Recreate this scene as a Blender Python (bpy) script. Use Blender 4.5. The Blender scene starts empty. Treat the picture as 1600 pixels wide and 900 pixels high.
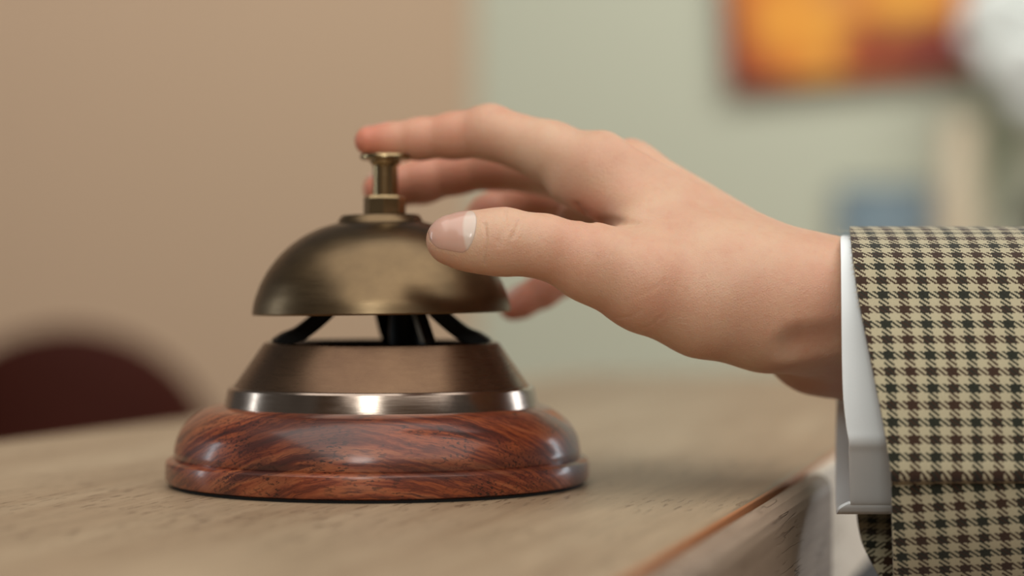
import bpy, bmesh, math, random
import numpy as np
from mathutils import Vector, Matrix
random.seed(7)

# ================================================================ camera, light, exposure
S = bpy.context.scene
COL = S.collection
TABLE = 0.800                 # counter height
ZC = TABLE + 0.0622           # lens height
cam = bpy.data.cameras.new('camera'); camo = bpy.data.objects.new('camera', cam); COL.objects.link(camo)
camo.location = (0, 0, ZC); camo.rotation_euler = (math.pi / 2, 0, 0)
cam.sensor_width = 36.0; cam.lens = 36.0 * 3400 / 1600; cam.shift_y = -10 / 1600
cam.clip_start = 0.02; cam.clip_end = 50
cam.dof.use_dof = True; cam.dof.focus_distance = 0.615; cam.dof.aperture_fstop = 4.4
S.camera = camo
S.view_settings.view_transform = 'Standard'; S.view_settings.look = 'None'
S.view_settings.exposure = 0.0; S.view_settings.gamma = 1.0; S.view_settings.use_curve_mapping = False

W = bpy.data.worlds.new('world'); S.world = W; W.use_nodes = True
bg = W.node_tree.nodes['Background']; bg.inputs[0].default_value = (1.0, .93, .84, 1); bg.inputs[1].default_value = 0.11

def area(name, loc, aim, sx, sy, power, color):
    l = bpy.data.lights.new(name, 'AREA'); l.shape = 'RECTANGLE'; l.size = sx; l.size_y = sy
    l.energy = power; l.color = color
    o = bpy.data.objects.new(name, l); COL.objects.link(o); o.location = loc
    o.rotation_euler = (Vector(aim) - Vector(loc)).to_track_quat('-Z', 'Y').to_euler()
    return o
HANDP = (0.02, .65, .85)
area('window_light_behind', (-0.36, -2.35, 1.90), HANDP, 0.6, 0.6, 13, (.96, 1.0, .96))
area('window_light_left', (-2.0, 1.15, 1.2), HANDP, 0.1, 0.9, 3.4, (.85, .95, 1.0))
area('window_light_right', (1.75, 1.55, 1.2), HANDP, 0.7, 1.0, 17, (.86, .94, 1.0))
area('ceiling_light', (0.3, -0.05, 2.6), (0.1, .9, .8), 3.6, 3.6, 76, (1.0, .96, .90))
area('wall_fill', (0.9, 3.1, 2.5), (0.6, 5.2, 1.0), 1.6, 0.6, 30, (.97, 1.0, .95))  # added fill to brighten the sage wall and blooms, no fixture there
area('wall_fill', (-1.1, 3.0, 2.5), (-0.9, 5.0, 1.0), 1.2, 0.6, 11, (1.0, .95, .92))  # added fill to brighten the tan wall, no fixture there

# ================================================================ helpers
def mm(v): return Vector((v[0] / 1000, v[1] / 1000, ZC + v[2] / 1000))
def link(name, me, mat=None, parent=None):
    o = bpy.data.objects.new(name, me); COL.objects.link(o)
    if mat is not None: me.materials.append(mat)
    if parent is not None: o.parent = parent
    return o
def meshof(name, verts, faces, mat=None, parent=None, smooth=True):
    me = bpy.data.meshes.new(name); me.from_pydata([tuple(v) for v in verts], [], [tuple(f) for f in faces])
    me.update()
    if smooth: me.polygons.foreach_set('use_smooth', [True] * len(me.polygons))
    return link(name, me, mat, parent)
def tag(o, label, cat, group=None, kind=None):
    o['label'] = label; o['category'] = cat
    if group: o['group'] = group
    if kind: o['kind'] = kind
    return o
def empty(name, loc, rz=0):
    o = bpy.data.objects.new(name, None); COL.objects.link(o); o.location = loc; o.rotation_euler = (0, 0, rz)
    o.empty_display_size = .05
    return o
def bevel(o, w, seg=3, angle=30):
    m = o.modifiers.new('bevel', 'BEVEL'); m.width = w; m.segments = seg; m.limit_method = 'ANGLE'; m.angle_limit = math.radians(angle)
    return o
def autosmooth(o, deg=35):
    me = o.data; bm = bmesh.new(); bm.from_mesh(me)
    for e in bm.edges:
        if len(e.link_faces) == 2 and e.calc_face_angle(0) > math.radians(deg): e.smooth = False
    bm.to_mesh(me); bm.free(); return o
def lathe(name, prof, mat, parent, seg=128, scale=.001, off=(0, 0), closed=True, deg=35):
    """prof: (r, z) in mm from the bottom up, outside first; poles are capped"""
    vs, fs = [], []; n = len(prof)
    for r, z in prof:
        for k in range(seg):
            a = 2 * math.pi * k / seg
            vs.append(((off[0] + max(r, .01) * math.cos(a)) * scale, (off[1] + max(r, .01) * math.sin(a)) * scale, z * scale))
    for i in range(n - 1 if not closed else n):
        j = (i + 1) % n
        for k in range(seg):
            l = (k + 1) % seg
            fs.append((i * seg + k, i * seg + l, j * seg + l, j * seg + k))
    o = meshof(name, vs, fs, mat, parent)
    bm = bmesh.new(); bm.from_mesh(o.data); bmesh.ops.recalc_face_normals(bm, faces=bm.faces); bm.to_mesh(o.data); bm.free()
    return autosmooth(o, deg)
def dense(prof, n=4):
    """Catmull-Rom through profile points"""
    out = []
    for i in range(len(prof) - 1):
        p0 = prof[max(i - 1, 0)]; p1 = prof[i]; p2 = prof[i + 1]; p3 = prof[min(i + 2, len(prof) - 1)]
        for k in range(n):
            t = k / n
            out.append(tuple(.5 * ((2 * b) + (c - a) * t + (2 * a - 5 * b + 4 * c - d) * t * t + (-a + 3 * b - 3 * c + d) * t ** 3)
                             for a, b, c, d in zip(p0, p1, p2, p3)))
    out.append(prof[-1]); return out
def box(name, x0, x1, y0, y1, z0, z1, mat, parent=None, bv=0.0):
    vs = [(x, y, z) for x in (x0, x1) for y in (y0, y1) for z in (z0, z1)]
    fs = [(0, 1, 3, 2), (4, 6, 7, 5), (0, 4, 5, 1), (2, 3, 7, 6), (0, 2, 6, 4), (1, 5, 7, 3)]
    o = meshof(name, vs, fs, mat, parent, smooth=False)
    if bv: bevel(o, bv)
    return o
def prism(name, poly, z0, z1, mat, parent=None, bv=0.0):
    n = len(poly)
    vs = [(x, y, z0) for x, y in poly] + [(x, y, z1) for x, y in poly]
    fs = [tuple(range(n))[::-1], tuple(range(n, 2 * n))] + [(i, (i + 1) % n, n + (i + 1) % n, n + i) for i in range(n)]
    o = meshof(name, vs, fs, mat, parent, smooth=False)
    if bv: bevel(o, bv)
    return o

# ---------------------------------------------------------------- node helpers
class NT:
    def __init__(s, name):
        s.m = bpy.data.materials.new(name); s.m.use_nodes = True; s.t = s.m.node_tree
        s.b = s.t.nodes['Principled BSDF']; s.out = s.t.nodes['Material Output']
    def n(s, typ, **kw):
        nd = s.t.nodes.new(typ)
        for k, v in kw.items():
            if k.startswith('_'): setattr(nd, k[1:], v)
        return nd
    def l(s, a, b): s.t.links.new(a, b)
    def set(s, **kw):
        names = dict(base='Base Color', rough='Roughness', metal='Metallic', coat='Coat Weight', coatr='Coat Roughness', ior='IOR',
                     sss='Subsurface Weight', spec='Specular IOR Level', aniso='Anisotropic', sheen='Sheen Weight', sheenr='Sheen Roughness', trans='Transmission Weight',
                     emit='Emission Strength', emitc='Emission Color')
        for k, v in kw.items():
            s.b.inputs[names[k]].default_value = v if not isinstance(v, tuple) else (*v, 1)[:4]
    def math(s, op, a, b=None, clamp=False):
        nd = s.t.nodes.new('ShaderNodeMath'); nd.operation = op; nd.use_clamp = clamp
        for i, v in enumerate((a, b)):
            if v is None: continue
            if isinstance(v, (int, float)): nd.inputs[i].default_value = v
            else: s.l(v, nd.inputs[i])
        return nd.outputs[0]
    def coords(s, kind='Object', scale=(1, 1, 1), rot=(0, 0, 0), loc=(0, 0, 0)):
        tc = s.t.nodes.new('ShaderNodeTexCoord'); mp = s.t.nodes.new('ShaderNodeMapping')
        mp.inputs['Scale'].default_value = scale; mp.inputs['Rotation'].default_value = rot; mp.inputs['Location'].default_value = loc
        s.l(tc.outputs[kind], mp.inputs[0]); return mp.outputs[0]
    def noise(s, vec, scale, detail=4, rough=.5, dist=0.0):
        nd = s.t.nodes.new('ShaderNodeTexNoise'); nd.inputs['Scale'].default_value = scale; nd.inputs['Detail'].default_value = detail
        nd.inputs['Roughness'].default_value = rough; nd.inputs['Distortion'].default_value = dist
        s.l(vec, nd.inputs['Vector']); return nd.outputs[0]
    def ramp(s, fac, stops, interp='LINEAR'):
        nd = s.t.nodes.new('ShaderNodeValToRGB'); cr = nd.color_ramp; cr.interpolation = interp
        while len(cr.elements) < len(stops): cr.elements.new(.5)
        for e, (p, c) in zip(cr.elements, stops): e.position = p; e.color = (*c, 1) if len(c) == 3 else c
        s.l(fac, nd.inputs[0]); return nd.outputs[0]
    def mix(s, fac, a, b, mode='MIX'):
        nd = s.t.nodes.new('ShaderNodeMix'); nd.data_type = 'RGBA'; nd.blend_type = mode
        for i, v in ((0, fac), (6, a), (7, b)):
            if isinstance(v, (int, float)): nd.inputs[i].default_value = v
            elif isinstance(v, tuple): nd.inputs[i].default_value = (*v, 1)
            else: s.l(v, nd.inputs[i])
        return nd.outputs[2]
    def bump(s, h, dist, strength=1.0):
        nd = s.t.nodes.new('ShaderNodeBump'); nd.inputs['Distance'].default_value = dist; nd.inputs['Strength'].default_value = strength
        s.l(h, nd.inputs['Height']); s.l(nd.outputs[0], s.b.inputs['Normal']); return nd
    def base(s, c): s.l(c, s.b.inputs['Base Color'])
def srgb(r, g, b):
    f = lambda c: ((c / 255 + .055) / 1.055) ** 2.4 if c > 10 else c / 255 / 12.92
    return (f(r), f(g), f(b))
def plain(name, col, rough=.6, metal=0, var=.06, scale=8, **kw):
    t = NT(name); t.set(rough=rough, metal=metal, **kw)
    v = t.coords()
    n = t.noise(v, scale, 3)
    t.base(t.mix(n, tuple(c * (1 - var) for c in col), tuple(min(1, c * (1 + var)) for c in col)))
    return t.m
# ---------------------------------------------------------------- hand field (numpy, millimetres)
F = 3400.0; YH = 440.0
def PM(px, py, D):
    """point (mm, relative to the lens) seen at photo pixel px,py at depth D mm"""
    return np.array([(px - 800.0) * D / F, D, -(py - YH) * D / F])

def smin(a, b, k):
    h = np.maximum(k - np.abs(a - b), 0.0) / k
    return np.minimum(a, b) - h * h * k * 0.25
def smax(a, b, k): return -smin(-a, -b, k)
def cap(p, a, b, ra, rb):
    ba = b - a
    t = np.clip(((p - a) @ ba) / (ba @ ba), 0, 1)
    d = p - a - t[:, None] * ba
    return np.sqrt((d * d).sum(1)) - (ra + t * (rb - ra))
def ball(p, c, r):
    d = p - c
    return np.sqrt((d * d).sum(1)) - r
def chain(p, pts, k=3.0):
    d = None
    for (a, ra), (b, rb) in zip(pts[:-1], pts[1:]):
        c = cap(p, a, b, ra, rb)
        d = c if d is None else smin(d, c, k)
    return d
def J(px, py, D, r): return (PM(px, py, D), r)

INDEX = [J(933, 266, 655, 10.3), J(860, 238, 661, 9.1), J(765, 206, 668, 8.0), J(710, 212, 671, 6.8), J(655, 217, 673, 6.1), J(612, 220, 674, 5.2), J(577, 220, 674, 4.55)]
MIDDLE = [J(985, 276, 676, 10.2), J(880, 266, 692, 8.9), J(775, 255, 703, 8.2), J(715, 268, 706, 7.0), J(660, 283, 707, 7.0), J(618, 291, 707, 6.2), J(594, 295, 707, 5.5)]
RING = [J(1030, 322, 699, 9.8), J(930, 320, 716, 8.8), J(848, 305, 726, 8.0), J(803, 314, 727, 7.0), J(765, 337, 724, 6.6), J(735, 368, 719, 6.0), J(724, 385, 717, 5.3)]
PINKY = [J(1075, 372, 716, 8.8), J(1000, 375, 735, 7.4), J(930, 405, 744, 6.6), J(885, 432, 743, 5.8), J(848, 454, 740, 5.6), J(815, 472, 738, 5.0), J(800, 479, 737, 4.6)]
THUMB = [J(700, 375, 617, 5.9), J(716, 376, 617, 7.0), J(750, 378, 617, 8.0), J(788, 378, 617, 8.9), J(850, 385, 618, 8.4), J(925, 411, 621, 10.5)]
THENAR = [J(925, 411, 621, 10.6), J(1010, 442, 624, 13.2), J(1100, 474, 628, 14.6), J(1190, 492, 632, 14.4), J(1290, 474, 640, 12.6)]

CREASES = [  # polylines in (px, py), depth mm, width mm, D
    ([(757, 350), (760, 372), (757, 395), (757, 412)], .40, .45, 608),
    ([(789, 328), (790, 345), (784, 362), (778, 378)], .38, .42, 608),
    ([(795, 352), (787, 368), (779, 386)], .30, .40, 608),
    ([(811, 345), (806, 360), (800, 372)], .30, .42, 608),
    ([(903, 322), (920, 346), (960, 347), (992, 348)], .8, 1.3, 622),
    ([(948, 495), (970, 497), (986, 494), (1001, 484)], .12, .5, 612),
    ([(1002, 513), (1018, 508), (1037, 492)], .10, .5, 612),
    ([(975, 470), (1010, 458), (1040, 440)], .06, .5, 612),
]
def crease_pts():
    out = []
    for pl, dep, w, D in CREASES:
        out.append(([PM(x, y, D) for x, y in pl], dep, w))
    return out

def hand_field(p):
    idx = chain(p, INDEX); mid = chain(p, MIDDLE); rin = chain(p, RING); pin = chain(p, PINKY)
    # knuckle swellings
    fing = smin(idx, mid, 1.0); fing = smin(fing, rin, 1.0); fing = smin(fing, pin, 1.0)
    W = [PM(1300, 460, 636), PM(1302, 472, 644), PM(1310, 505, 660), PM(1315, 535, 668)]
    palm = cap(p, INDEX[0][0], W[0], 9.8, 12.0)
    palm = smin(palm, cap(p, PM(985, 278, 676), W[1], 9.8, 11.5), 4)
    palm = smin(palm, cap(p, PM(1035, 325, 697), W[2], 9.6, 12.0), 5)
    palm = smin(palm, cap(p, PM(1080, 372, 716), W[3], 9.2, 12.5), 6)
    palm = smin(palm, cap(p, PM(1090, 395, 700), PM(1300, 520, 655), 15.0, 13.0), 8)   # hypothenar / palm mass
    palm = smin(palm, cap(p, PM(985, 325, 664), PM(1230, 470, 640), 12.0, 14.0), 8)
    palm = smin(palm, cap(p, PM(905, 345, 706), PM(1080, 380, 690), 7.5, 13.0), 6)
    th = chain(p, THUMB, 4.0)
    tn = chain(p, THENAR, 6.0)
    tn = smin(tn, cap(p, PM(1120, 450, 630), PM(1300, 478, 634), 13.5, 13.0), 8)
    th = smin(th, tn, 5)
    # first web between thumb and index metacarpals
    web = cap(p, PM(1020, 350, 640), PM(1230, 450, 632), 10.0, 12.5)
    web = smin(web, cap(p, PM(1010, 362, 637), PM(1160, 450, 630), 5.0, 12.5), 8)
    palm = smin(palm, cap(p, PM(885, 290, 657), PM(975, 318, 648), 5.6, 7.6), 6)
    palm = smin(palm, web, 7)
    # forearm: radius side (front) and ulna side (behind, lower)
    arm = cap(p, PM(1290, 466, 631), PM(1500, 462, 640), 12.4, 15.0)
    arm = smin(arm, cap(p, PM(1272, 542, 665), PM(1500, 550, 670), 13.4, 16.0), 12)
    arm = smin(arm, cap(p, PM(1262, 504, 646), PM(1500, 504, 652), 13.0, 18.0), 8)
    arm = smin(arm, cap(p, PM(1222, 500, 626.5), PM(1400, 498, 622.5), 3.0, 4.6), 3.5)   # tendon ridge at the wrist
    palm = smin(palm, arm, 13)
    palm = smin(palm, th, 13)
    # tendons to index and middle knuckles
    palm = smin(palm, cap(p, PM(945, 228, 653), PM(1200, 380, 640), 3.4, 2.0), 5)
    palm = smin(palm, cap(p, PM(985, 238, 674), PM(1200, 366, 655), 3.0, 2.0), 5)
    d = smin(fing, palm, 4.5)
    # hollow of the wrist below the thumb-side tendon
    d = smax(d, -cap(p, PM(1256, 562, 612), PM(1420, 556, 607), 9.0, 13.5), 3.5)
    return d

def hand_detail(p, d):
    for pts, dep, w in crease_pts():
        m = None
        for a, b in zip(pts[:-1], pts[1:]):
            c = cap(p, a, b, 0, 0)
            m = c if m is None else np.minimum(m, c)
        # widen search in depth: creases lie on the surface near these points
        d = d + dep * np.exp(-(m / w) ** 2)
    # nail bed hollow at the thumb is left by the nail plate itself
    return d

def crease_project(field):
    """snap crease control points onto the surface along the view ray (once, at build time)"""
    for ci, (pl, dep, w, D) in enumerate(CREASES):
        pts = []
        dens = []
        for (x0, y0), (x1, y1) in zip(pl[:-1], pl[1:]):
            for t in (0, .5): dens.append((x0 + (x1 - x0) * t, y0 + (y1 - y0) * t))
        dens.append(pl[-1])
        for x, y in dens:
            Ds = np.arange(590, 680, .25)
            P = np.array([PM(x, y, q) for q in Ds])
            f = field(P)
            h = np.where(f < 0)[0]
            pts.append(P[h[0]] if len(h) else PM(x, y, D))
        CR.append((pts, dep, w))
CR = []
def crease_pts(): return CR

def full_field(p): return hand_detail(p, hand_field(p))

def eval_chunks(f, p, n=200000):
    out = np.empty(len(p), np.float32)
    for i in range(0, len(p), n): out[i:i + n] = f(p[i:i + n])
    return out

def iso_mesh(f, lo, hi, step, block=6):
    lo = np.array(lo, float); cs = step * block
    nb = np.ceil((np.array(hi) - lo) / cs).astype(int)
    # coarse look at block centres
    gi = np.stack(np.meshgrid(*[np.arange(n) for n in nb], indexing='ij'), -1).reshape(-1, 3)
    c = lo + (gi + .5) * cs
    dc = eval_chunks(f, c)
    act = (np.abs(dc) < cs * 0.87 + 2.5).reshape(nb)
    sign = np.where(dc < 0, -9., 9.).reshape(nb).astype(np.float32)
    rep = lambda a: a.repeat(block, 0).repeat(block, 1).repeat(block, 2)
    A = rep(act); V = rep(sign)
    ii = np.argwhere(A)
    V[A] = eval_chunks(f, lo + ii * step)
    s = V < 0
    # surface-net cells
    m = [slice(0, -1), slice(1, None)]
    cnt = sum(s[m[a], m[b], m[c2]].astype(np.int8) for a in (0, 1) for b in (0, 1) for c2 in (0, 1))
    cells = np.argwhere((cnt > 0) & (cnt < 8))
    ids = -np.ones(cnt.shape, np.int64); ids[tuple(cells.T)] = np.arange(len(cells))
    acc = np.zeros((len(cells), 3)); num = np.zeros(len(cells))
    corner = np.array([(a, b, c2) for a in (0, 1) for b in (0, 1) for c2 in (0, 1)])
    for i in range(8):
        for j in range(i + 1, 8):
            if np.abs(corner[i] - corner[j]).sum() != 1: continue
            a = V[tuple((cells + corner[i]).T)]; b = V[tuple((cells + corner[j]).T)]
            x = (a < 0) != (b < 0)
            t = np.where(x, a / np.where(x, a - b, 1), 0)
            acc += np.where(x[:, None], corner[i] + t[:, None] * (corner[j] - corner[i]), 0); num += x
    vert = lo + (cells + acc / num[:, None]) * step
    quads = []
    for ax in range(3):
        sl0 = [slice(None)] * 3; sl1 = [slice(None)] * 3
        sl0[ax] = slice(0, -1); sl1[ax] = slice(1, None)
        e = s[tuple(sl0)] != s[tuple(sl1)]
        E = np.argwhere(e)
        u, v = [(1, 2), (2, 0), (0, 1)][ax]
        E = E[(E[:, u] > 0) & (E[:, v] > 0) & (E[:, u] < ids.shape[u]) & (E[:, v] < ids.shape[v])]
        def at(du, dv):
            q = E.copy(); q[:, u] -= du; q[:, v] -= dv
            return ids[tuple(q.T)]
        q = np.stack([at(1, 1), at(0, 1), at(0, 0), at(1, 0)], 1)
        flip = ~s[tuple(E.T)]
        q[flip] = q[flip][:, ::-1]
        q = q[(q >= 0).all(1)]
        quads.append(q)
    quads = np.concatenate(quads)
    return vert, quads

def grad(f, p, e=.15):
    g = np.empty_like(p)
    for i in range(3):
        o = np.zeros(3); o[i] = e
        g[:, i] = (eval_chunks(f, p + o) - eval_chunks(f, p - o)) / (2 * e)
    return g

def build_hand_mesh(step=.6):
    CR.clear(); crease_project(hand_field)
    lo = (-56, 598, -56); hi = (152, 772, 66)
    v, q = iso_mesh(full_field, lo, hi, step)
    for _ in range(2):
        g = grad(full_field, v); d = eval_chunks(full_field, v)
        v = v - g * (d / np.maximum((g * g).sum(1), .2))[:, None]
    return v, q, grad(full_field, v)
HAND_STEP = .5

# ================================================================ materials
def mat_wood_counter(name, c0, c1, dark, edge=False, ang=.274):
    t = NT(name); t.set(rough=.42 if not edge else .55, spec=.35)
    v = t.coords('Object', rot=(0, 0, ang))          # y' runs with the grain
    mp = t.n('ShaderNodeMapping'); mp.inputs['Scale'].default_value = (1, .07, 1); t.l(v, mp.inputs[0]); g = mp.outputs[0]
    a = t.noise(g, 30, 6, .62, .6); b = t.noise(g, 260, 4, .6)
    c = t.ramp(a, [(.3, c0), (.7, c1)])
    mp2 = t.n('ShaderNodeMapping'); mp2.inputs['Scale'].default_value = (1, .10, 1 if not edge else 1.6); t.l(v, mp2.inputs[0])
    p = t.noise(mp2.outputs[0], 700 if not edge else 190, 2.5, .55)
    if edge: pf = t.ramp(p, [(.470, (0, 0, 0)), (.49, (1, 1, 1)), (.50, (1, 1, 1)), (.52, (0, 0, 0))])
    else: pf = t.ramp(p, [(.58, (0, 0, 0)), (.66, (1, 1, 1))])
    msk = t.noise(v, 22, 2)
    pm = t.math('MULTIPLY', pf, t.ramp(msk, [(.42, (0, 0, 0)), (.62, (1, 1, 1))]))
    pm = t.math('MULTIPLY', pm, .75 if not edge else .95)
    c = t.mix(t.math('MULTIPLY', t.ramp(b, [(.4, (0, 0, 0)), (.8, (1, 1, 1))]), .35), c, dark)
    t.base(t.mix(pm, c, dark))
    h = t.math('SUBTRACT', t.math('MULTIPLY', b, .25), pm)
    t.bump(h, .0003, 1.0)
    return t.m
OAK = mat_wood_counter('oak_counter', srgb(148, 124, 98), srgb(182, 162, 134), srgb(88, 66, 48))
OAK_EDGE = mat_wood_counter('oak_edge', srgb(140, 120, 102), srgb(165, 145, 126), srgb(72, 52, 40), True)
OAK_PALE = mat_wood_counter('pale_ash_edge', srgb(222, 208, 188), srgb(232, 218, 200), srgb(190, 172, 152), True)
GLUE = plain('orange_edge_band', srgb(172, 112, 70), .5, var=.15, scale=300)
BASEDARK = plain('charcoal_laminate', srgb(46, 44, 44), .6)

def mat_rosewood():
    t = NT('polished_rosewood'); t.set(rough=.45, coat=.55, coatr=.17, spec=.35)
    v = t.coords('Object')
    sep = t.n('ShaderNodeSeparateXYZ'); t.l(v, sep.inputs[0])
    w = t.noise(v, 22, 4, .5)
    w2 = t.noise(t.coords('Object', scale=(.35, 1, 1)), 90, 4, .6)
    # growth rings round an axis that runs below the block
    y = t.math('ADD', sep.outputs[1], .052); z = t.math('ADD', sep.outputs[2], .012)
    x2 = t.math('MULTIPLY', sep.outputs[0], .33)
    r = t.math('SQRT', t.math('ADD', t.math('ADD', t.math('MULTIPLY', y, y), t.math('MULTIPLY', t.math('MULTIPLY', z, z), 2.4)), t.math('MULTIPLY', x2, x2)))
    r = t.math('ADD', r, t.math('MULTIPLY', w, .012)); r = t.math('ADD', r, t.math('MULTIPLY', w2, .0035))
    xx = t.math('MULTIPLY', sep.outputs[0], sep.outputs[0])
    q = t.math('ADD', t.math('ADD', sep.outputs[2], t.math('MULTIPLY', xx, 4.2)), t.math('MULTIPLY', sep.outputs[1], .28))
    q = t.math('ADD', q, t.math('MULTIPLY', w, .009)); q = t.math('ADD', q, t.math('MULTIPLY', w2, .0022))
    cb = t.n('ShaderNodeCombineXYZ'); t.l(t.math('MULTIPLY', sep.outputs[0], .11), cb.inputs[0]); t.l(q, cb.inputs[1]); t.l(t.math('MULTIPLY', sep.outputs[1], .12), cb.inputs[2])
    fr = t.math('ADD', t.math('MULTIPLY', t.noise(cb.outputs[0], 230, 6, .66, .25), .55), t.math('MULTIPLY', t.noise(cb.outputs[0], 75, 2, .5, .6), .45))
    c = t.ramp(fr, [(.34, srgb(40, 16, 13)), (.41, srgb(88, 33, 19)), (.46, srgb(142, 70, 36)), (.49, srgb(84, 31, 19)), (.53, srgb(130, 62, 36)), (.57, srgb(154, 88, 54)), (.61, srgb(88, 42, 31)), (.69, srgb(56, 30, 26))])
    big = t.noise(t.coords('Object', scale=(.5, 1, 1.6), loc=(.02, .01, .003)), 26, 2, .5, .5)
    c = t.mix(t.math('MULTIPLY', t.ramp(big, [(.54, (0, 0, 0)), (.68, (1, 1, 1))]), .7), c, srgb(56, 30, 26))
    p = t.noise(t.coords('Object', scale=(.34, 1, 1)), 1500, 2, .5)
    pm = t.ramp(p, [(.55, (0, 0, 0)), (.62, (1, 1, 1))])
    pm = t.math('MULTIPLY', pm, t.ramp(t.noise(v, 70, 2), [(.40, (.05, .05, .05)), (.6, (.9, .9, .9))]))
    t.base(t.mix(pm, c, srgb(34, 12, 8)))
    t.l(t.ramp(w, [(.3, (.34,) * 3), (.7, (.5,) * 3)]), t.b.inputs['Roughness'])
    return t.m
ROSE = mat_rosewood()

def mat_brass(name, c0, c1, rough, patina=.5):
    t = NT(name); t.set(metal=1.0, rough=rough, aniso=.35)
    v = t.coords('Object')
    a = t.noise(v, 55, 5, .6); b = t.noise(t.coords('Object', scale=(1, 1, 14)), 130, 3, .6)
    c = t.mix(t.ramp(a, [(.35, (0, 0, 0)), (.7, (1, 1, 1))]), c0, c1)
    t.base(c)
    rr = t.math('ADD', t.math('MULTIPLY', b, .14), rough - .07)
    t.l(rr, t.b.inputs['Roughness'])
    t.bump(b, .00002, .5)
    return t.m
BRASS = mat_brass('antique_brass', srgb(104, 87, 66), srgb(122, 102, 76), .33)
BRASS_CONE = mat_brass('brown_antique_brass', srgb(98, 76, 60), srgb(114, 90, 70), .28)
BRASS_BAND = mat_brass('bright_nickel_brass', srgb(148, 132, 120), srgb(166, 150, 138), .18)
BRASS_STEM = mat_brass('yellow_brass', srgb(150, 130, 98), srgb(172, 150, 114), .22)
BLACK = plain('black_lacquer', (.006, .005, .004), .5, spec=.2)
FELT = plain('black_felt', (.006, .006, .006), .95)
STEEL = plain('worn_steel', (.55, .52, .46), .3, 1)

def mat_skin():
    t = NT('skin'); t.set(rough=.46, spec=.42, sss=.4)
    t.b.inputs['Subsurface Radius'].default_value = (1.0, .32, .16); t.b.inputs['Subsurface Scale'].default_value = .003
    v = t.coords('Object')
    at = t.n('ShaderNodeAttribute'); at.attribute_name = 'flush_shade'
    a = t.noise(v, 70, 5, .6); a2 = t.noise(v, 320, 3, .6); a3 = t.noise(v, 28, 2, .5)
    c = t.mix(t.ramp(a, [(.35, (0, 0, 0)), (.7, (1, 1, 1))]), srgb(212, 174, 146), srgb(206, 158, 132))
    c = t.mix(t.ramp(a3, [(.45, (0, 0, 0)), (.7, (.5,) * 3)]), c, srgb(214, 188, 160))
    c = t.mix(t.math('MULTIPLY', at.outputs['Fac'], .8), c, srgb(200, 102, 78))  # natural redness, darkened to paint in shade on the rear fingers too
    c = t.mix(t.math('MULTIPLY', t.ramp(a2, [(.5, (0, 0, 0)), (.8, (1, 1, 1))]), .18), c, srgb(190, 120, 96))
    t.base(c)
    vo = t.n('ShaderNodeTexVoronoi'); vo.inputs['Scale'].default_value = 1300; vo.feature = 'DISTANCE_TO_EDGE'
    t.l(v, vo.inputs['Vector'])
    f = t.noise(v, 900, 4, .6)
    lines = t.noise(t.coords('Object', scale=(1, .5, .22), rot=(0, .5, 0)), 700, 3, .6)
    h = t.math('ADD', t.math('MULTIPLY', vo.outputs['Distance'], .9), t.math('ADD', f, t.math('MULTIPLY', lines, .8)))
    t.bump(h, .00016, .75)
    return t.m
SKIN = mat_skin()
def mat_nail():
    t = NT('nail'); t.set(rough=.22, spec=.5, sss=.35, coat=.3, coatr=.1)
    t.b.inputs['Subsurface Radius'].default_value = (1.0, .4, .3); t.b.inputs['Subsurface Scale'].default_value = .002
    at = t.n('ShaderNodeAttribute'); at.attribute_name = 'lunula'
    t.base(t.mix(t.ramp(at.outputs['Fac'], [(.38, (0, 0, 0)), (.62, (1, 1, 1))]), srgb(212, 164, 148), srgb(222, 192, 178)))
    return t.m
NAIL = mat_nail()

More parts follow.
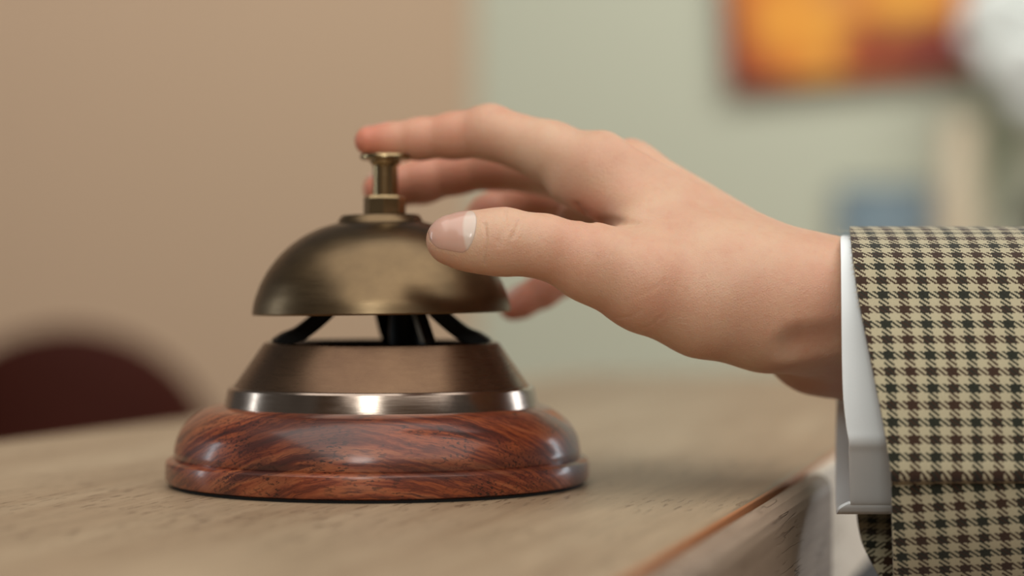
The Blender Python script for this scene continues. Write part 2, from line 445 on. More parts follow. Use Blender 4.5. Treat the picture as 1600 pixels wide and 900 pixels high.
def mat_check():
    """2/2 twill gun-club check woven from brown, green-black and cream yarns; UV is in yarns"""
    t = NT('woven_check_wool'); t.set(rough=.9, spec=.15, sheen=.25, sheenr=.5)
    uv = t.n('ShaderNodeUVMap'); uv.uv_map = 'UVMap'
    # a little unevenness of the yarns
    nz = t.n('ShaderNodeTexNoise'); nz.inputs['Scale'].default_value = .35; nz.inputs['Detail'].default_value = 2
    t.l(uv.outputs[0], nz.inputs['Vector'])
    sub = t.n('ShaderNodeVectorMath'); sub.operation = 'SUBTRACT'; t.l(nz.outputs[1], sub.inputs[0]); sub.inputs[1].default_value = (.5, .5, .5)
    sc = t.n('ShaderNodeVectorMath'); sc.operation = 'SCALE'; sc.inputs['Scale'].default_value = .9; t.l(sub.outputs[0], sc.inputs[0])
    ad = t.n('ShaderNodeVectorMath'); ad.operation = 'ADD'; t.l(uv.outputs[0], ad.inputs[0]); t.l(sc.outputs[0], ad.inputs[1])
    sp = t.n('ShaderNodeSeparateXYZ'); t.l(ad.outputs[0], sp.inputs[0])
    U, V = sp.outputs[0], sp.outputs[1]
    i = t.math('FLOOR', U); j = t.math('FLOOR', V)
    tw = t.math('FLOORED_MODULO' if False else 'FRACT', t.math('MULTIPLY', t.math('ADD', i, j), .25))
    over = t.math('LESS_THAN', tw, .49)      # two over, two under
    def yarn(k):
        d = t.math('LESS_THAN', t.math('FRACT', t.math('MULTIPLY', t.math('ADD', k, .01), 1 / 12)), .5)      # dark or cream
        g = t.math('LESS_THAN', t.math('FRACT', t.math('MULTIPLY', t.math('ADD', k, .01), 1 / 24)), .5)     # brown or green
        dk = t.mix(g, srgb(62, 42, 30), srgb(40, 42, 32))
        return t.mix(d, srgb(188, 178, 148), dk)
    c = t.mix(over, yarn(j), yarn(i))
    fz = t.n('ShaderNodeTexNoise'); fz.inputs['Scale'].default_value = 2.2; fz.inputs['Detail'].default_value = 4
    t.l(uv.outputs[0], fz.inputs['Vector'])
    c = t.mix(.5, c, t.mix(1.0, c, t.ramp(fz.outputs[0], [(.3, (.55,) * 3), (.7, (1.3,) * 3)]), 'MULTIPLY'))
    t.base(c)
    # yarn relief
    fu = t.math('ABSOLUTE', t.math('SUBTRACT', t.math('FRACT', U), .5)); fv = t.math('ABSOLUTE', t.math('SUBTRACT', t.math('FRACT', V), .5))
    hh = t.math('SUBTRACT', 1.0, t.math('ADD', t.math('MULTIPLY', over, fu), t.math('MULTIPLY', t.math('SUBTRACT', 1.0, over), fv)))
    t.bump(t.math('ADD', hh, t.math('MULTIPLY', fz.outputs[0], .8)), .0003, .6)
    return t.m
CHECK = mat_check()
COTTON = NT('white_cotton'); COTTON.set(base=srgb(240, 246, 248), rough=.8, spec=.2, sheen=.1)
_n = COTTON.noise(COTTON.coords('Object', scale=(1, 1, 1)), 2600, 2); COTTON.bump(_n, .00006, .4); COTTON = COTTON.m
WOOLFUZZ = plain('cream_wool_fibre', srgb(214, 200, 170), .9)

# ================================================================ structure
def mat_wall(name, c, v2):
    t = NT(name); t.set(rough=.9, spec=.1)
    n = t.noise(t.coords(), 1.1, 3); f = t.noise(t.coords(), 260, 3)
    t.base(t.mix(n, c, v2)); t.bump(f, .0006, .3); return t.m
WALLG = mat_wall('sage_grey_paint', srgb(196, 198, 178), srgb(202, 203, 184))
WALLT = mat_wall('tan_pink_paint', srgb(190, 164, 138), srgb(196, 168, 142))
def mat_floor():
    t = NT('oak_floor'); t.set(rough=.45)
    br = t.n('ShaderNodeTexBrick'); br.inputs['Scale'].default_value = 1; br.inputs['Brick Width'].default_value = 1.2; br.inputs['Row Height'].default_value = .14
    br.inputs['Mortar Size'].default_value = .002; br.inputs['Color1'].default_value = (*srgb(120, 90, 64), 1); br.inputs['Color2'].default_value = (*srgb(104, 76, 54), 1)
    br.inputs['Mortar'].default_value = (*srgb(50, 36, 26), 1)
    t.l(t.coords(), br.inputs['Vector'])
    n = t.noise(t.coords(scale=(.1, 1, 1)), 30, 5)
    t.base(t.mix(.35, br.outputs[0], t.ramp(n, [(.3, srgb(80, 58, 40)), (.7, srgb(150, 116, 84))]))); return t.m
def struct(o): o['kind'] = 'structure'; return o
struct(box('wall_front', -3.2, 3.2, -2.6, -2.5, 0, 2.9, WALLT))
struct(box('floor', -3.2, 3.2, -2.6, 6.4, -.1, 0, mat_floor()))
CX, CY = -.088, 5.0                       # the corner where tan wall meets sage wall
SL = -.28
def wallslab(name, p0, p1, th, z1, mat):
    d = Vector((p1[0] - p0[0], p1[1] - p0[1])).normalized(); n = Vector((-d.y, d.x))
    if n.y < 0: n = -n
    poly = [p0, p1, (p1[0] + n.x * th, p1[1] + n.y * th), (p0[0] + n.x * th, p0[1] + n.y * th)]
    return struct(prism(name, poly, 0, z1, mat))
wallslab('wall_left', (-3.1, CY - .75), (CX, CY), .12, 2.9, WALLT)
wallslab('wall_back', (CX, CY + .02), (3.1, CY + .02 + SL * (3.1 - CX)), .12, 2.9, WALLG)
TRIM = plain('trim_white', srgb(214, 210, 200), .5)
def skirting(name, p0, p1):
    d = Vector((p1[0] - p0[0], p1[1] - p0[1])).normalized(); n = Vector((d.y, -d.x)); e = .001; th = .016
    poly = [(p0[0] + n.x * e, p0[1] + n.y * e), (p1[0] + n.x * e, p1[1] + n.y * e), (p1[0] + n.x * th, p1[1] + n.y * th), (p0[0] + n.x * th, p0[1] + n.y * th)]
    return struct(prism(name, poly, 0, .1, TRIM, bv=.003))
skirting('baseboard_left', (-3.1, CY - .75), (CX - .02, CY - .006)); skirting('baseboard_back', (CX + .02, CY + .02 + SL * .02), (3.1, CY + .02 + SL * (3.1 - CX)))

# ================================================================ counter
def G(px, py):                      # point of the counter top under a photo pixel
    D = 62.2 * 3400 / (py - 440); return ((px - 800) * D / 3400 / 1000, D / 1000)
# near edge runs from the lower middle of the photo to the right, far edge at the left
ex, ey = .2702, .9628               # direction of the near edge
n0 = (.0906, .700)                  # a point of the near edge
def NE(s): return (n0[0] + ex * s, n0[1] + ey * s)
counter = empty('reception_counter', (0.02, .7, 0))
tag(counter, 'light oak reception counter with a thick slab top under the call bell', 'counter')
def childof(o, root):
    o.parent = root; o.matrix_parent_inverse = Matrix.Translation(root.location).inverted(); return o
farA, farB = (-.335, .50), (.045, 1.50)
TH = .047
top = prism('counter_top', [NE(-.56), NE(.78), (farB[0], farB[1]), (-.203 - .36 * .45, .863 - .45), (-.203 - .36 * .95, .863 - .95)], TABLE - TH, TABLE, OAK, bv=.0022)
childof(top, counter)
# pale facing of the slab's long side beyond the joint, oak board this side of it
nx, ny = ey, -ex                    # outward normal of the near edge
def strip(name, s0, s1, out0, out1, z0, z1, mat, bv=0.0):
    a, b = NE(s0), NE(s1)
    poly = [(a[0] + nx * out0, a[1] + ny * out0), (b[0] + nx * out0, b[1] + ny * out0), (b[0] + nx * out1, b[1] + ny * out1), (a[0] + nx * out1, a[1] + ny * out1)]
    o = prism(name, poly[::-1], z0, z1, mat, bv=bv); childof(o, counter); return o
strip('edge_band', -.56, .78, .0001, .0014, TABLE - TH, TABLE - .0001, GLUE, .0004)
eb = strip('edge_board', -.56, .012, .0015, .0115, TABLE - TH, TABLE, OAK_EDGE, .005); eb['label'] = 'darker open-grained oak edge board'
ep = strip('edge_facing', .0125, .78, .0015, .0065, TABLE - TH, TABLE - .0005, OAK_PALE, .001); ep['label'] = 'pale smooth facing'
cb = prism('counter_base', [(NE(-.5)[0] - .04, NE(-.5)[1]), (NE(.74)[0] - .04, NE(.74)[1]), (.06, 1.44), (-.19, .85), (-.42, .1)], .0, TABLE - TH, BASEDARK)
childof(cb, counter)

# ================================================================ call bell
BX, BY = (591 - 800) * 673 / 3400 / 1000, .673
bell = empty('call_bell', (BX, BY, TABLE))
tag(bell, 'antique brass counter call bell on a round polished rosewood base', 'bell')
lathe('felt_pad', [(0, 0), (63.4, 0), (63.6, .9), (0, .9)], FELT, bell)
lip = [(63.6, .9), (64.6, 1.3), (65.1, 2.4), (65.1, 6.4), (64.9, 7.4), (64.2, 8.0), (63.0, 8.1), (62.3, 8.35)]
torus = dense([(62.4, 8.6), (62.5, 10.5), (62.0, 13), (61.0, 15.8), (59.2, 18.6), (56.6, 21.0), (53.6, 22.9), (50.0, 23.9), (46, 24.1)], 4)
lathe('wooden_base', [(0, .9)] + lip + torus + [(0, 24.1)], ROSE, bell, 192, deg=38)
O2 = (1.1, 0)
lathe('base_rim', [(0, 24.1), (47.0, 24.1), (47.2, 23.3), (47.9, 23.2), (48.3, 23.5), (48.1, 25.0), (47.2, 29.3), (46.7, 29.9), (45.9, 30.0), (40, 30.0), (0, 29.8)], BRASS_BAND, bell, 192, off=O2, deg=25)
lathe('base_cone', [(45.9, 29.9), (45.4, 30.2), (36.9, 42.4), (36.2, 43.3), (35.2, 43.6), (34.2, 43.2), (33.8, 42.0), (33.8, 39.6), (40.8, 31.0)], BRASS_CONE, bell, 192, off=O2, deg=25)
lathe('inner_plate', [(0, 38.2), (33.7, 38.2), (33.7, 40.6), (32.9, 41.8), (31.6, 42.0), (30.2, 41.0), (0, 40.6)], BLACK, bell, 96, off=O2)
def strap(name, pts, w, th, mat, parent):
    """flat bar through pts (mm, bell frame), width w sideways, th thick"""
    P = [Vector(p) for p in dense(pts, 5)]; vs = []; fs = []
    for i, p in enumerate(P):
        d = (P[min(i + 1, len(P) - 1)] - P[max(i - 1, 0)]).normalized()
        rad = Vector((p.x - O2[0], p.y, 0)); side = Vector((-rad.y, rad.x, 0))
        side = side.normalized() if side.length > .5 else Vector((0, 1, 0))
        nn = d.cross(side).normalized()
        for a, b in ((-1, -1), (1, -1), (1, 1), (-1, 1)): vs.append((p + side * a * w / 2 + nn * b * th / 2) * .001)
    for i in range(len(P) - 1):
        for k in range(4): fs.append((4 * i + k, 4 * i + (k + 1) % 4, 4 * i + 4 + (k + 1) % 4, 4 * i + 4 + k))
    fs += [(3, 2, 1, 0), tuple(4 * (len(P) - 1) + k for k in range(4))]
    o = meshof(name, vs, fs, mat, parent, smooth=False); bevel(o, .0006, 2); return o
for a in (193, -6, 82):
    ca, sa = math.cos(math.radians(a)), math.sin(math.radians(a))
    strap('bracket_arm', [(O2[0] + r * ca, r * sa, z) for r, z in ((32.6, 42.6), (29.5, 44.6), (26, 46.0), (22.5, 48.4), (18.5, 51.8), (14.5, 55.5), (10, 58.5), (5, 60))], 11, 4.2, BLACK, bell)
lathe('striker_post', [(0, 41.6), (5.6, 41.6), (5.8, 47), (4.6, 60), (3.6, 79), (0, 79)], BLACK, bell, 48, off=(O2[0] + 7.5, 6), deg=50)
strap('striker_lever', [(10, -3, 60), (13, -7, 52), (15.2, -9, 45.5), (15.8, -9.5, 43.6)], 6, 1.8, STEEL, bell)
dm = [(39.7, 0), (39.9, .5), (39.3, 4.0), (38.2, 7.2), (36.6, 10.8), (34.0, 14.9), (30.2, 19.3), (25.3, 23.2), (19.6, 26.2), (15.2, 27.6), (13.3, 28.1), (12.4, 29.8), (11.6, 30.4)]
outer = dense(dm[1:10], 4) + dm[10:]
inner = [(max(r - 1.3, 0), z - .9) for r, z in outer[::-1] if z > 1.2]
domeprof = [(38.6, 0.1), (39.6, 0)] + outer + [(0, 30.6), (0, 29.2)] + inner
dome = lathe('dome', domeprof, BRASS, bell, 192, deg=30)
dome.location = (.0011, 0, .0524); dome.rotation_euler = (0, math.radians(-.9), 0)
O3 = (2.0, 0)
def nutprof(): return [(0, 82.7), (5.9, 82.7), (6.5, 83.2), (6.5, 88.0), (6.0, 88.7), (0, 88.8)]
nut = lathe('collar_nut', nutprof(), BRASS_STEM, bell, 8, off=O3, deg=20); bevel(nut, .0006, 2)
lathe('plunger_stem', [(0, 79), (3.85, 79), (3.85, 98.0), (4.5, 98.6), (4.8, 99.4), (4.8, 100.0), (0, 100)], BRASS_STEM, bell, 64, off=(2.2, 0))
lathe('push_button', [(0, 99.7), (7.2, 99.7), (8.0, 100.1), (8.15, 100.8), (7.8, 101.5), (6.6, 101.75), (3.5, 101.5), (0, 101.4)], BRASS_STEM, bell, 64, off=(2.5, 0), deg=50)

# ================================================================ person: hand, cuff, sleeve
hv, hq, hn = build_hand_mesh(HAND_STEP)
me = bpy.data.meshes.new('person')
vw = hv / 1000.0; vw[:, 2] += ZC
me.vertices.add(len(vw)); me.vertices.foreach_set('co', vw.astype(np.float32).ravel())
me.loops.add(hq.size); me.loops.foreach_set('vertex_index', hq.astype(np.int32).ravel())
me.polygons.add(len(hq)); me.polygons.foreach_set('loop_start', np.arange(0, hq.size, 4, dtype=np.int32))
me.polygons.foreach_set('use_smooth', [True] * len(hq)); me.update(calc_edges=True); me.validate()
person = link('person', me, SKIN)
tag(person, 'person in a checked wool jacket pressing the bell with one index finger', 'person')
fl = np.zeros(len(hv))
def blush_shade(c, r, w):
    global fl
    d = np.sqrt(((hv - c) ** 2).sum(1)); fl = np.maximum(fl, w * np.exp(-(d / r) ** 2))
for (a, _), w in ((INDEX[-1], 1.0), (MIDDLE[-1], 1.0), (RING[-1], .9), (PINKY[-1], .9)): blush_shade(a, 11, w)
for ch in (MIDDLE, RING, PINKY):
    for a, _ in ch[2:]: blush_shade(a, 14, .75)  # shade on the three rear fingers painted in along with their redness
for a, _ in INDEX[3:]: blush_shade(a, 14, .45)
blush_shade(INDEX[2][0], 12, .3); blush_shade(PM(925, 335, 650), 9, .75); blush_shade(PM(870, 385, 610), 13, .28); blush_shade(THUMB[0][0], 7, .25)
blush_shade(PM(1010, 480, 612), 14, .25); blush_shade(PM(1240, 470, 618), 14, .22); blush_shade(PM(940, 240, 645), 12, .2); blush_shade(PM(1300, 590, 650), 14, .3)
fa = me.attributes.new('flush_shade', 'FLOAT', 'POINT'); fa.data.foreach_set('value', fl.astype(np.float32))

def nail(tip, back, up, length, half_w, start, name='fingernail', lun=-1):
    """plate laid on the skin: rays from the finger axis outwards; u along the finger from the tip, w across"""
    tip, back = np.array(tip), np.array(back); ax = (back - tip) / np.linalg.norm(back - tip)
    up = np.array(up, float); up -= ax * (up @ ax); up /= np.linalg.norm(up); side = np.cross(ax, up)
    NU, NW = 26, 22; us, ws = np.linspace(0, 1, NU), np.linspace(-1, 1, NW)
    rows = []; lu = []
    for u in us:
        for w in ws:
            # rounded outline: the width closes towards both ends
            e = min(1, (1 - max(0, (.28 - u) / .28) ** 2.2) ** .5 + .02) * (1 - .30 * max(0, (u - .72) / .28) ** 2)
            s = start + u * length + .06 * length * 0
            if u > .5: s -= (w * w) * .10 * length * ((u - .5) / .5)
            ang = w * half_w * e
            o = tip + ax * s; dr = up * math.cos(ang) + side * math.sin(ang)
            if u < .25: dr = dr - ax * (.25 - u) * 1.1
            dr = dr / np.linalg.norm(dr)
            q = o + dr * np.linspace(1, 14, 170)[:, None]; f = hand_field(q)
            k = np.argmax(f > 0); t0 = np.linspace(1, 14, 170)[k - 1]; t1 = np.linspace(1, 14, 170)[k]
            a = f[k - 1] / (f[k - 1] - f[k]); r = t0 + a * (t1 - t0)
            lift = .12 - .34 * abs(w) ** 5 - .30 * max(0, (u - .9) / .1) ** 2
            rows.append(mm(o + dr * (r + lift)))
            lu.append(np.clip((u - (1 - lun) - .22 * w * w) * 4 + .5, 0, 1))
    fs = [(i * NW + j, i * NW + j + 1, (i + 1) * NW + j + 1, (i + 1) * NW + j) for i in range(NU - 1) for j in range(NW - 1)]
    o = meshof(name, rows, fs, NAIL, person)
    bm = bmesh.new(); bm.from_mesh(o.data); bmesh.ops.recalc_face_normals(bm, faces=bm.faces); bm.to_mesh(o.data); bm.free()
    at = o.data.attributes.new('lunula', 'FLOAT', 'POINT'); at.data.foreach_set('value', np.array(lu, np.float32))
    so = o.modifiers.new('solid', 'SOLIDIFY'); so.thickness = .0003; so.offset = 0
    return o
tn_ = nail(THUMB[0][0], THUMB[2][0], (-.15, -.84, .52), 12.6, 1.02, -4.6, 'thumbnail', .30); tn_['label'] = 'pink thumbnail with a pale half-moon'
nail(INDEX[-1][0], INDEX[-3][0], (-.1, .5, .85), 9.5, .75, -2.6)
nail(MIDDLE[-1][0], MIDDLE[-3][0], (-.1, .05, 1), 9.5, .9, -2.6)
nail(RING[-1][0], RING[-3][0], (-.5, .05, .8), 9.0, .9, -2.6)
nail(PINKY[-1][0], PINKY[-3][0], (-.3, .05, .8), 7.5, .9, -2.2)

def interp(tab, y):
    if y <= tab[0][0]: return tab[0][1]
    for (a, b), (c, d) in zip(tab[:-1], tab[1:]):
        if y <= c: return b + (d - b) * (y - a) / (c - a)
    return tab[-1][1]

def tube(name, prof, edge_px, x_end, mat, thick, nx_=60, uvscale=None, rot=0.0, shear=0.0, wob=0.0, parent=None, v0=0.0, grade=2.2):
    """prof: list of (py, D, edge x px) along the section; runs from the hem to x_end (mm)"""
    P = dense([(p[0], p[1], p[2]) for p in prof], 8)
    vs, uvs = [], []; arc = 0; last = None
    for py, D, exx in P:
        z = -(py - YH) * D / F
        if last is not None: arc += math.hypot(z - last[0], D - last[1])
        last = (z, D)
        xh = (exx - 800) * D / F
        for i in range(nx_):
            s = (i / (nx_ - 1)) ** grade; x = xh + (x_end - xh) * s
            # soft drape
            w = wob * math.sin(x * .045 + arc * .03) * math.sin(arc * .055 + 1.0) * min(1, (x - xh) / 40)
            taper = 1 + .0006 * (x - xh)
            zz = z * 1.0; dd = D + w
            vs.append(mm((x, dd, zz))); uvs.append((x, -arc + v0))
    n = len(P)
    fs = [(i * nx_ + j, i * nx_ + j + 1, (i + 1) * nx_ + j + 1, (i + 1) * nx_ + j) for i in range(n - 1) for j in range(nx_ - 1)]
    return vs, uvs, fs
def finish(name, vs, uvs, fs, mat, parent, thick, yarn=.469, edge_bevel=0):
    o = meshof(name, vs, fs, mat, parent)
    ul = o.data.uv_layers.new(name='UVMap')
    idx = np.empty(len(o.data.loops), np.int32); o.data.loops.foreach_get('vertex_index', idx)
    U = np.array(uvs)[idx] / np.array([yarn, yarn * .83]); ul.data.foreach_set('uv', U.astype(np.float32).ravel())
    so = o.modifiers.new('solid', 'SOLIDIFY'); so.thickness = thick; so.offset = -1; so.use_even_offset = False
    if edge_bevel:
        b = o.modifiers.new('b', 'BEVEL'); b.width = edge_bevel; b.segments = 3; b.limit_method = 'ANGLE'; b.angle_limit = math.radians(50)
    return o
XEND = 330.0
# section of the jacket sleeve, from behind over the top and down the front to the seam: (py, depth, hem px)
up = [(765, 667, 1341), (710, 690, 1342), (600, 708, 1343), (450, 700, 1338), (386, 684, 1334), (366, 665, 1330), (361, 648, 1328), (362, 636, 1328), (368, 627, 1328.5), (385, 618, 1330), (420, 609, 1334), (480, 602, 1343), (540, 596, 1355), (600, 591.5, 1367), (660, 588.5, 1379), (710, 586.7, 1387), (738, 586, 1391), (746, 586.8, 1392), (749, 589.5, 1393)]
lo_ = [(742, 591.5, 1391), (760, 590, 1392), (800, 591, 1393), (850, 594, 1394), (905, 600, 1396), (945, 610, 1398), (962, 621, 1397), (958, 631, 1392), (932, 636, 1384), (900, 638, 1374), (870, 640, 1358), (840, 643, 1346), (800, 652, 1339), (765, 666.5, 1340)]
v1, u1, f1 = tube('a', up, None, XEND, CHECK, 1, wob=1.2)
v2, u2, f2 = tube('b', lo_, None, XEND, CHECK, 1, wob=1.2)
ca, sa = math.cos(.16), math.sin(.16)
u2 = [(a * ca + b * sa + 1.3, -a * sa * .35 + b * ca + 2.2) for a, b in u2]
k = len(v1)
sleeve = finish('jacket_sleeve', v1 + v2, u1 + u2, f1 + [tuple(q + k for q in f) for f in f2], CHECK, person, .0013, edge_bevel=.0004)
sleeve['label'] = 'cream, brown and dark green checked wool sleeve'
# loose wool fibres standing off the top of the sleeve
fv, ff = [], []
rnd = random.Random(3)
for q in range(420):
    if q % 3: x = 96 + 56 * rnd.random(); pyy, D = 361 + rnd.random() * 3, 640 + 14 * rnd.random()
    else:
        t = rnd.random(); pyy = 366 + 120 * t; D = interp([(366, 630), (385, 618), (420, 609), (480, 602)], pyy); x = (interp([(366, 1328), (420, 1334), (480, 1343)], pyy) - 800) * D / F + .2
    p = Vector(PM(800, pyy, D)); p.x = x; L = .6 + 1.3 * rnd.random() ** 2
    dr = Vector((rnd.uniform(-.9, .9), rnd.uniform(-.5, .3), 1)) if q % 3 else Vector((-1, -.4, rnd.uniform(-.8, .8)))
    dr.normalize(); w = Vector((.028, 0, 0)) if q % 3 else Vector((0, 0, .028)); b2 = Vector((rnd.uniform(-.4, .4), 0, rnd.uniform(-.3, .3)))
    k = len(fv); mid = p + dr * L * .5 + b2 * .3; tip = p + dr * L + b2
    fv += [mm(p - w), mm(p + w), mm(mid + w * .8), mm(mid - w * .8), mm(tip)]; ff += [(k, k + 1, k + 2, k + 3), (k + 3, k + 2, k + 4)]
fz = meshof('wool_fuzz', fv, ff, WOOLFUZZ, sleeve); fz['kind'] = 'stuff'
# shirt cuff: a soft flattened tube hanging below the wrist
cuff_s = [(375, 655, 1316), (374, 642, 1315), (377, 630, 1313.5), (386, 621, 1313), (420, 613, 1313.5), (480, 607, 1314), (560, 604, 1315), (620, 602.5, 1317), (668, 602, 1322), (688, 602.2, 1325.5), (705, 605, 1326), (745, 611, 1327), (778, 616, 1328), (785, 618, 1328.5)]
cuff_b = [(783, 617.5, 1326), (790, 618.5, 1312), (796.5, 621, 1307.5), (797, 628, 1307), (792, 640, 1306.5), (770, 655, 1306), (700, 672, 1306), (620, 683, 1308), (540, 688, 1311), (460, 684, 1313), (405, 674, 1315), (380, 664, 1316), (374, 652, 1316)]
v1, u1, f1 = tube('a', cuff_s, None, 170, COTTON, 1, nx_=26, grade=1.3)
v2, u2, f2 = tube('b', cuff_b, None, 170, COTTON, 1, nx_=26, grade=1.3)
k = len(v1)
cuff = finish('shirt_cuff', v1 + v2, u1 + u2, f1 + [tuple(q + k for q in f) for f in f2], COTTON, person, .0011, edge_bevel=.0004)
cuff['label'] = 'white cotton shirt cuff showing below the sleeve'

# ================================================================ background things
LEATHER = plain('dark_brown_leather', srgb(64, 22, 10), .7, spec=.2, var=.2, scale=12)
LEGWOOD = plain('walnut_leg', srgb(58, 34, 22), .45)
chair = empty('tub_chair', (-.655, 3.2, 0), math.radians(12))
tag(chair, 'dark brown leather chair with a rounded back behind the counter at left', 'chair')
def shell(name, R0, H, T, mat):
    vs, fs = [], []; NA, NH = 40, 18
    for side in (0, 1):
        for i in range(NA + 1):
            a = math.radians(-95 + 190 * i / NA); c = abs(i / NA * 2 - 1)
            top_ = H * (1 - .46 * c ** 2.0)
            for j in range(NH + 1):
                h = .40 + (top_ - .40) * j / NH; k = j / NH
                r = (R0 + .03 * k - (T * side)) + (-.012 if side == 0 else .012) * (k ** 8)
                vs.append((r * math.sin(a), -r * math.cos(a) * .92, h))
    st = (NA + 1) * (NH + 1)
    q = lambda s, i, j: s * st + i * (NH + 1) + j
    for i in range(NA):
        for j in range(NH):
            fs += [(q(0, i, j), q(0, i + 1, j), q(0, i + 1, j + 1), q(0, i, j + 1)), (q(1, i, j), q(1, i, j + 1), q(1, i + 1, j + 1), q(1, i + 1, j))]
        fs += [(q(0, i, NH), q(0, i + 1, NH), q(1, i + 1, NH), q(1, i, NH)), (q(0, i, 0), q(1, i, 0), q(1, i + 1, 0), q(0, i + 1, 0))]
    for j in range(NH):
        fs += [(q(0, 0, j), q(0, 0, j + 1), q(1, 0, j + 1), q(1, 0, j)), (q(0, NA, j), q(1, NA, j), q(1, NA, j + 1), q(0, NA, j + 1))]
    o = meshof(name, vs, fs, mat, chair); bevel(o, .02, 4, 50); return o
shell('backrest', .225, .80, .06, LEATHER)
seat = lathe('seat', [(0, 400), (195, 400), (205, 410), (205, 455), (190, 475), (0, 480)], LEATHER, chair, 48)
for sx in (-1, 1):
    for sy in (-1, 1):
        l = lathe('leg', [(0, 0), (12, 0), (19, 398), (0, 400)], LEGWOOD, chair, 16); l.location = (sx * .13, sy * .13, 0)

# framed painting on the sage wall
def wall_y(x): return CY + .02 + (x - CX) * SL
WRZ = math.atan(SL)
def onwall(px, py, gap=.0):
    k = (px - 800) / 3400
    # intersect the view ray with the wall
    m = SL; D = (CY + .02 - CX * m - gap) / (1 - k * m)
    return k * D, D, ZC - (py - 440) * D / 3400
def mat_painting():
    t = NT('amber_abstract_canvas'); t.set(rough=.6)
    v = t.coords('Object')
    a = t.noise(v, 5.0, 2, .5, .4)
    c = t.ramp(a, [(.28, srgb(92, 26, 12)), (.42, srgb(168, 66, 22)), (.52, srgb(214, 116, 34)), (.66, srgb(230, 168, 62))])
    def blob(cx, cz, rx, rz, col, amt):
        nonlocal c
        sp = t.n('ShaderNodeSeparateXYZ'); t.l(v, sp.inputs[0])
        dx = t.math('DIVIDE', t.math('SUBTRACT', sp.outputs[0], cx), rx); dz = t.math('DIVIDE', t.math('SUBTRACT', sp.outputs[2], cz), rz)
        d = t.math('SQRT', t.math('ADD', t.math('MULTIPLY', dx, dx), t.math('MULTIPLY', dz, dz)))
        m = t.math('MULTIPLY', t.ramp(d, [(.3, (1, 1, 1)), (1, (0, 0, 0))]), amt)
        c = t.mix(m, c, col)
    blob(-.13, -.16, .15, .11, srgb(238, 160, 52), .95)
    blob(-.25, -.18, .05, .16, srgb(176, 62, 18), .8)
    blob(.12, -.135, .15, .075, srgb(226, 158, 50), .9)
    blob(-.02, -.10, .06, .06, srgb(190, 120, 70), .7)
    blob(.19, -.225, .26, .06, srgb(110, 20, 6), 1.0)
    t.base(c); return t.m
FRAMEW = plain('dark_walnut_frame', srgb(70, 34, 22), .5)
x0, y0, z0 = onwall(1322, 0, .03)
pic = empty('framed_painting', (x0, y0, z0 + .12), WRZ); pic.rotation_euler[1] = math.radians(-3)
tag(pic, 'amber and orange abstract painting in a dark frame high on the grey wall', 'painting')
def rectframe(name, w, h, fw, depth, zc, mat, parent):
    o_ = [(-w, -h), (w, -h), (w, h), (-w, h)]; i_ = [(-w + fw, -h + fw), (w - fw, -h + fw), (w - fw, h - fw), (-w + fw, h - fw)]
    vs = [(x, y, z + zc) for y in (0, -depth) for L in (o_, i_) for x, z in L]
    fs = []
    for k in range(4):
        l = (k + 1) % 4
        fs += [(k, l, 4 + l, 4 + k), (8 + k, 12 + k, 12 + l, 8 + l), (k, 8 + k, 8 + l, l), (4 + k, 4 + l, 12 + l, 12 + k)]
    o = meshof(name, vs, fs, mat, parent, smooth=False); bevel(o, .003); return o
box('canvas', -.262, .262, -.016, .004, -.29, .29, mat_painting(), pic)
rectframe('frame', .275, .303, .014, .025, 0, FRAMEW, pic)

# small pale blue print low on the wall, behind the cuff
t = NT('pale_blue_print'); t.set(rough=.6); t.base(t.ramp(t.noise(t.coords(), 9, 3), [(.35, srgb(96, 116, 128)), (.6, srgb(150, 170, 182))])); BLUEP = t.m
x1, y1, z1 = onwall(1382, 375, .02)
pr = empty('framed_print', (x1, y1, z1), WRZ)
tag(pr, 'small blue-grey print on the wall just above the jacket sleeve', 'picture')
box('print', -.098, .098, -.012, .004, -.115, .115, BLUEP, pr)
rectframe('frame', .106, .123, .010, .018, 0, plain('grey_frame', srgb(120, 122, 118), .5), pr)

# sideboard behind the sleeve with vase and plant
SB = empty('sideboard', (1.13, 4.42, 0), WRZ)
CREAMW = plain('cream_lacquer', srgb(206, 196, 176), .5)
tag(SB, 'cream sideboard against the wall, mostly hidden behind the jacket sleeve', 'sideboard')
box('body', -.30, .60, -.2, .2, .12, .84, CREAMW, SB, .004)
box('worktop', -.31, .61, -.21, .21, .84, .865, plain('oak_worktop', srgb(170, 140, 108), .5), SB, .003)
for i in range(3):
    d = box('door', -.29 + .295 * i, -.005 + .295 * i, -.218, -.2, .14, .82, CREAMW, SB, .002)
    box('handle', -.05 + .295 * i, -.04 + .295 * i, -.236, -.218, .55, .67, STEEL, d, .001)
for sx in (-.26, .56):
    for sy in (-.16, .16): box('leg', sx - .018, sx + .018, sy - .018, sy + .018, 0, .12, LEGWOOD, SB)
def PX(px, D): return (px - 800) * D / 3400
vx, vy = PX(1500, 4.46), 4.46
vase = tag(lathe('vase', [(0, 0), (44, 0), (50, 20), (49, 120), (42, 220), (38, 300), (42, 330), (38, 330), (34, 300), (38, 220), (44, 120), (44, 12), (0, 10)], plain('blush_ceramic', srgb(214, 198, 172), .4), None, 48), 'tall cream ceramic vase on the sideboard holding white blooms', 'vase')
vase.location = (vx, vy, .865)
PETAL = plain('white_petal', srgb(238, 240, 236), .7); STEMG = plain('green_stem', srgb(72, 92, 50), .6)
bq = empty('white_flower', (vx, vy, .88)); tag(bq, 'bunch of large white blooms standing in the cream vase', 'flowers')
rb = random.Random(5)
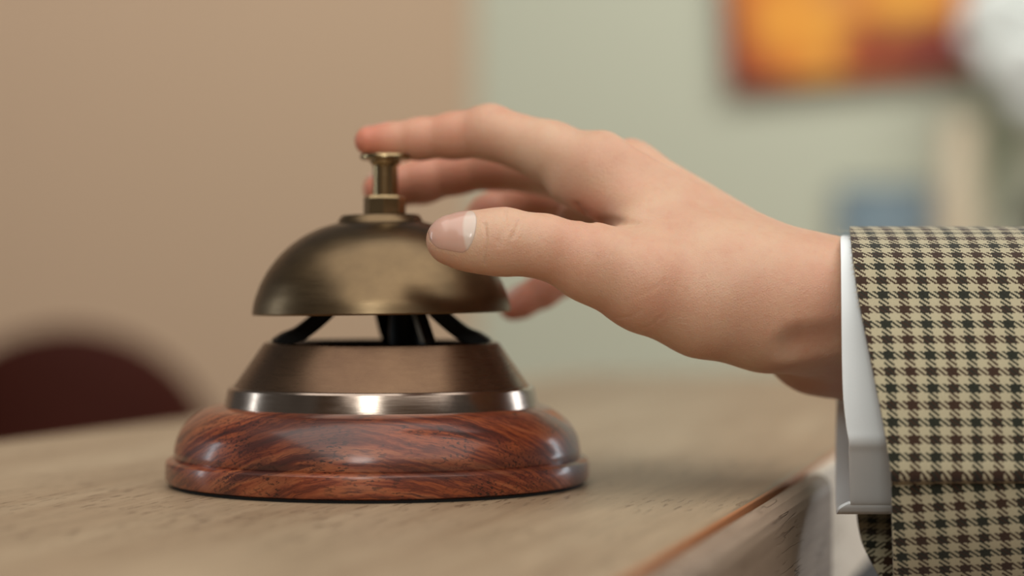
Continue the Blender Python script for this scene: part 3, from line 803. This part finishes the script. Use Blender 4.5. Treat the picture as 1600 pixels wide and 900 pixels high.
def bloom(cx, cy, cz, R):
    vs, fs = [], []
    for q in range(130):
        # directions spread over a sphere, each a small cupped petal
        zz = 1 - 2 * (q + .5) / 130; th = q * 2.39996; rr = math.sqrt(1 - zz * zz)
        n = Vector((rr * math.cos(th), rr * math.sin(th), zz)); a = n.orthogonal().normalized(); b = n.cross(a)
        c = Vector((cx, cy, cz)) + n * R * (.86 + .14 * rb.random()); s = R * .23; k = len(vs); ro = rb.random() * 6.28
        vs.append(c)
        for m in range(8):
            an = ro + m * math.pi / 4; s2 = s * (1 if m % 2 else .72)
            vs.append(c + (a * math.cos(an) + b * math.sin(an)) * s2 + n * R * .05)
        fs += [(k, k + 1 + m, k + 1 + (m + 1) % 8) for m in range(8)]
    co = len(vs)
    for i in range(9):
        for j in range(14):
            t1 = math.pi * i / 8; t2 = 2 * math.pi * j / 14
            vs.append(Vector((cx, cy, cz)) + Vector((math.sin(t1) * math.cos(t2), math.sin(t1) * math.sin(t2), math.cos(t1))) * R * .84)
    for i in range(8):
        for j in range(14): fs.append((co + i * 14 + j, co + i * 14 + (j + 1) % 14, co + (i + 1) * 14 + (j + 1) % 14, co + (i + 1) * 14 + j))
    return meshof('bloom', vs, fs, PETAL, bq)
def stem(p0, p1, r, mat, parent, name='stem'):
    P = dense([p0, ((p0[0] + p1[0]) / 2 + .01, (p0[1] + p1[1]) / 2, (p0[2] + p1[2]) / 2), p1], 4); vs, fs = [], []
    for p in P:
        for k in range(6): vs.append((p[0] + r * math.cos(k * 1.047), p[1] + r * math.sin(k * 1.047), p[2]))
    for i in range(len(P) - 1):
        for k in range(6): fs.append((6 * i + k, 6 * i + (k + 1) % 6, 6 * i + 6 + (k + 1) % 6, 6 * i + 6 + k))
    return meshof(name, vs, fs, mat, parent)
for px, py, R in ((1545, 20, .062), (1600, 90, .064), (1560, 105, .05), (1600, 0, .06), (1520, 60, .035), (1640, 60, .06), (1600, 160, .045)):
    x = PX(px, 4.5) - vx; z = ZC - (py - 440) * 4.5 / 3400 - .88
    bloom(x, rb.uniform(-.04, .04), z, R); stem((0, 0, .02), (x, 0, z - R * .7), .003, STEMG, bq)
LEAF = plain('dark_green_leaf', srgb(34, 52, 30), .45)
plx, ply = PX(1655, 4.38), 4.38
plant = empty('potted_plant', (plx, ply, .865)); tag(plant, 'dark green leafy plant in a pot at the right end of the sideboard', 'plant')
lathe('pot', [(0, 0), (45, 0), (60, 95), (56, 95), (50, 80), (0, 80)], plain('grey_pot', srgb(96, 96, 92), .6), plant, 40)
vs, fs = [], []
for q in range(60):
    a = q * 2.4; el = rb.uniform(.2, 1.35); L = rb.uniform(.06, .13); d = Vector((math.cos(a) * math.cos(el), math.sin(a) * math.cos(el), math.sin(el)))
    s = d.cross(Vector((0, 0, 1))).normalized() * L * .2; o_ = Vector((0, 0, .085)) + d * .03; k = len(vs)
    vs += [o_, o_ + d * L * .5 + s, o_ + d * L + Vector((0, 0, -.02)), o_ + d * L * .5 - s]; fs.append((k, k + 1, k + 2, k + 3))
fo = meshof('foliage', vs, fs, LEAF, plant)
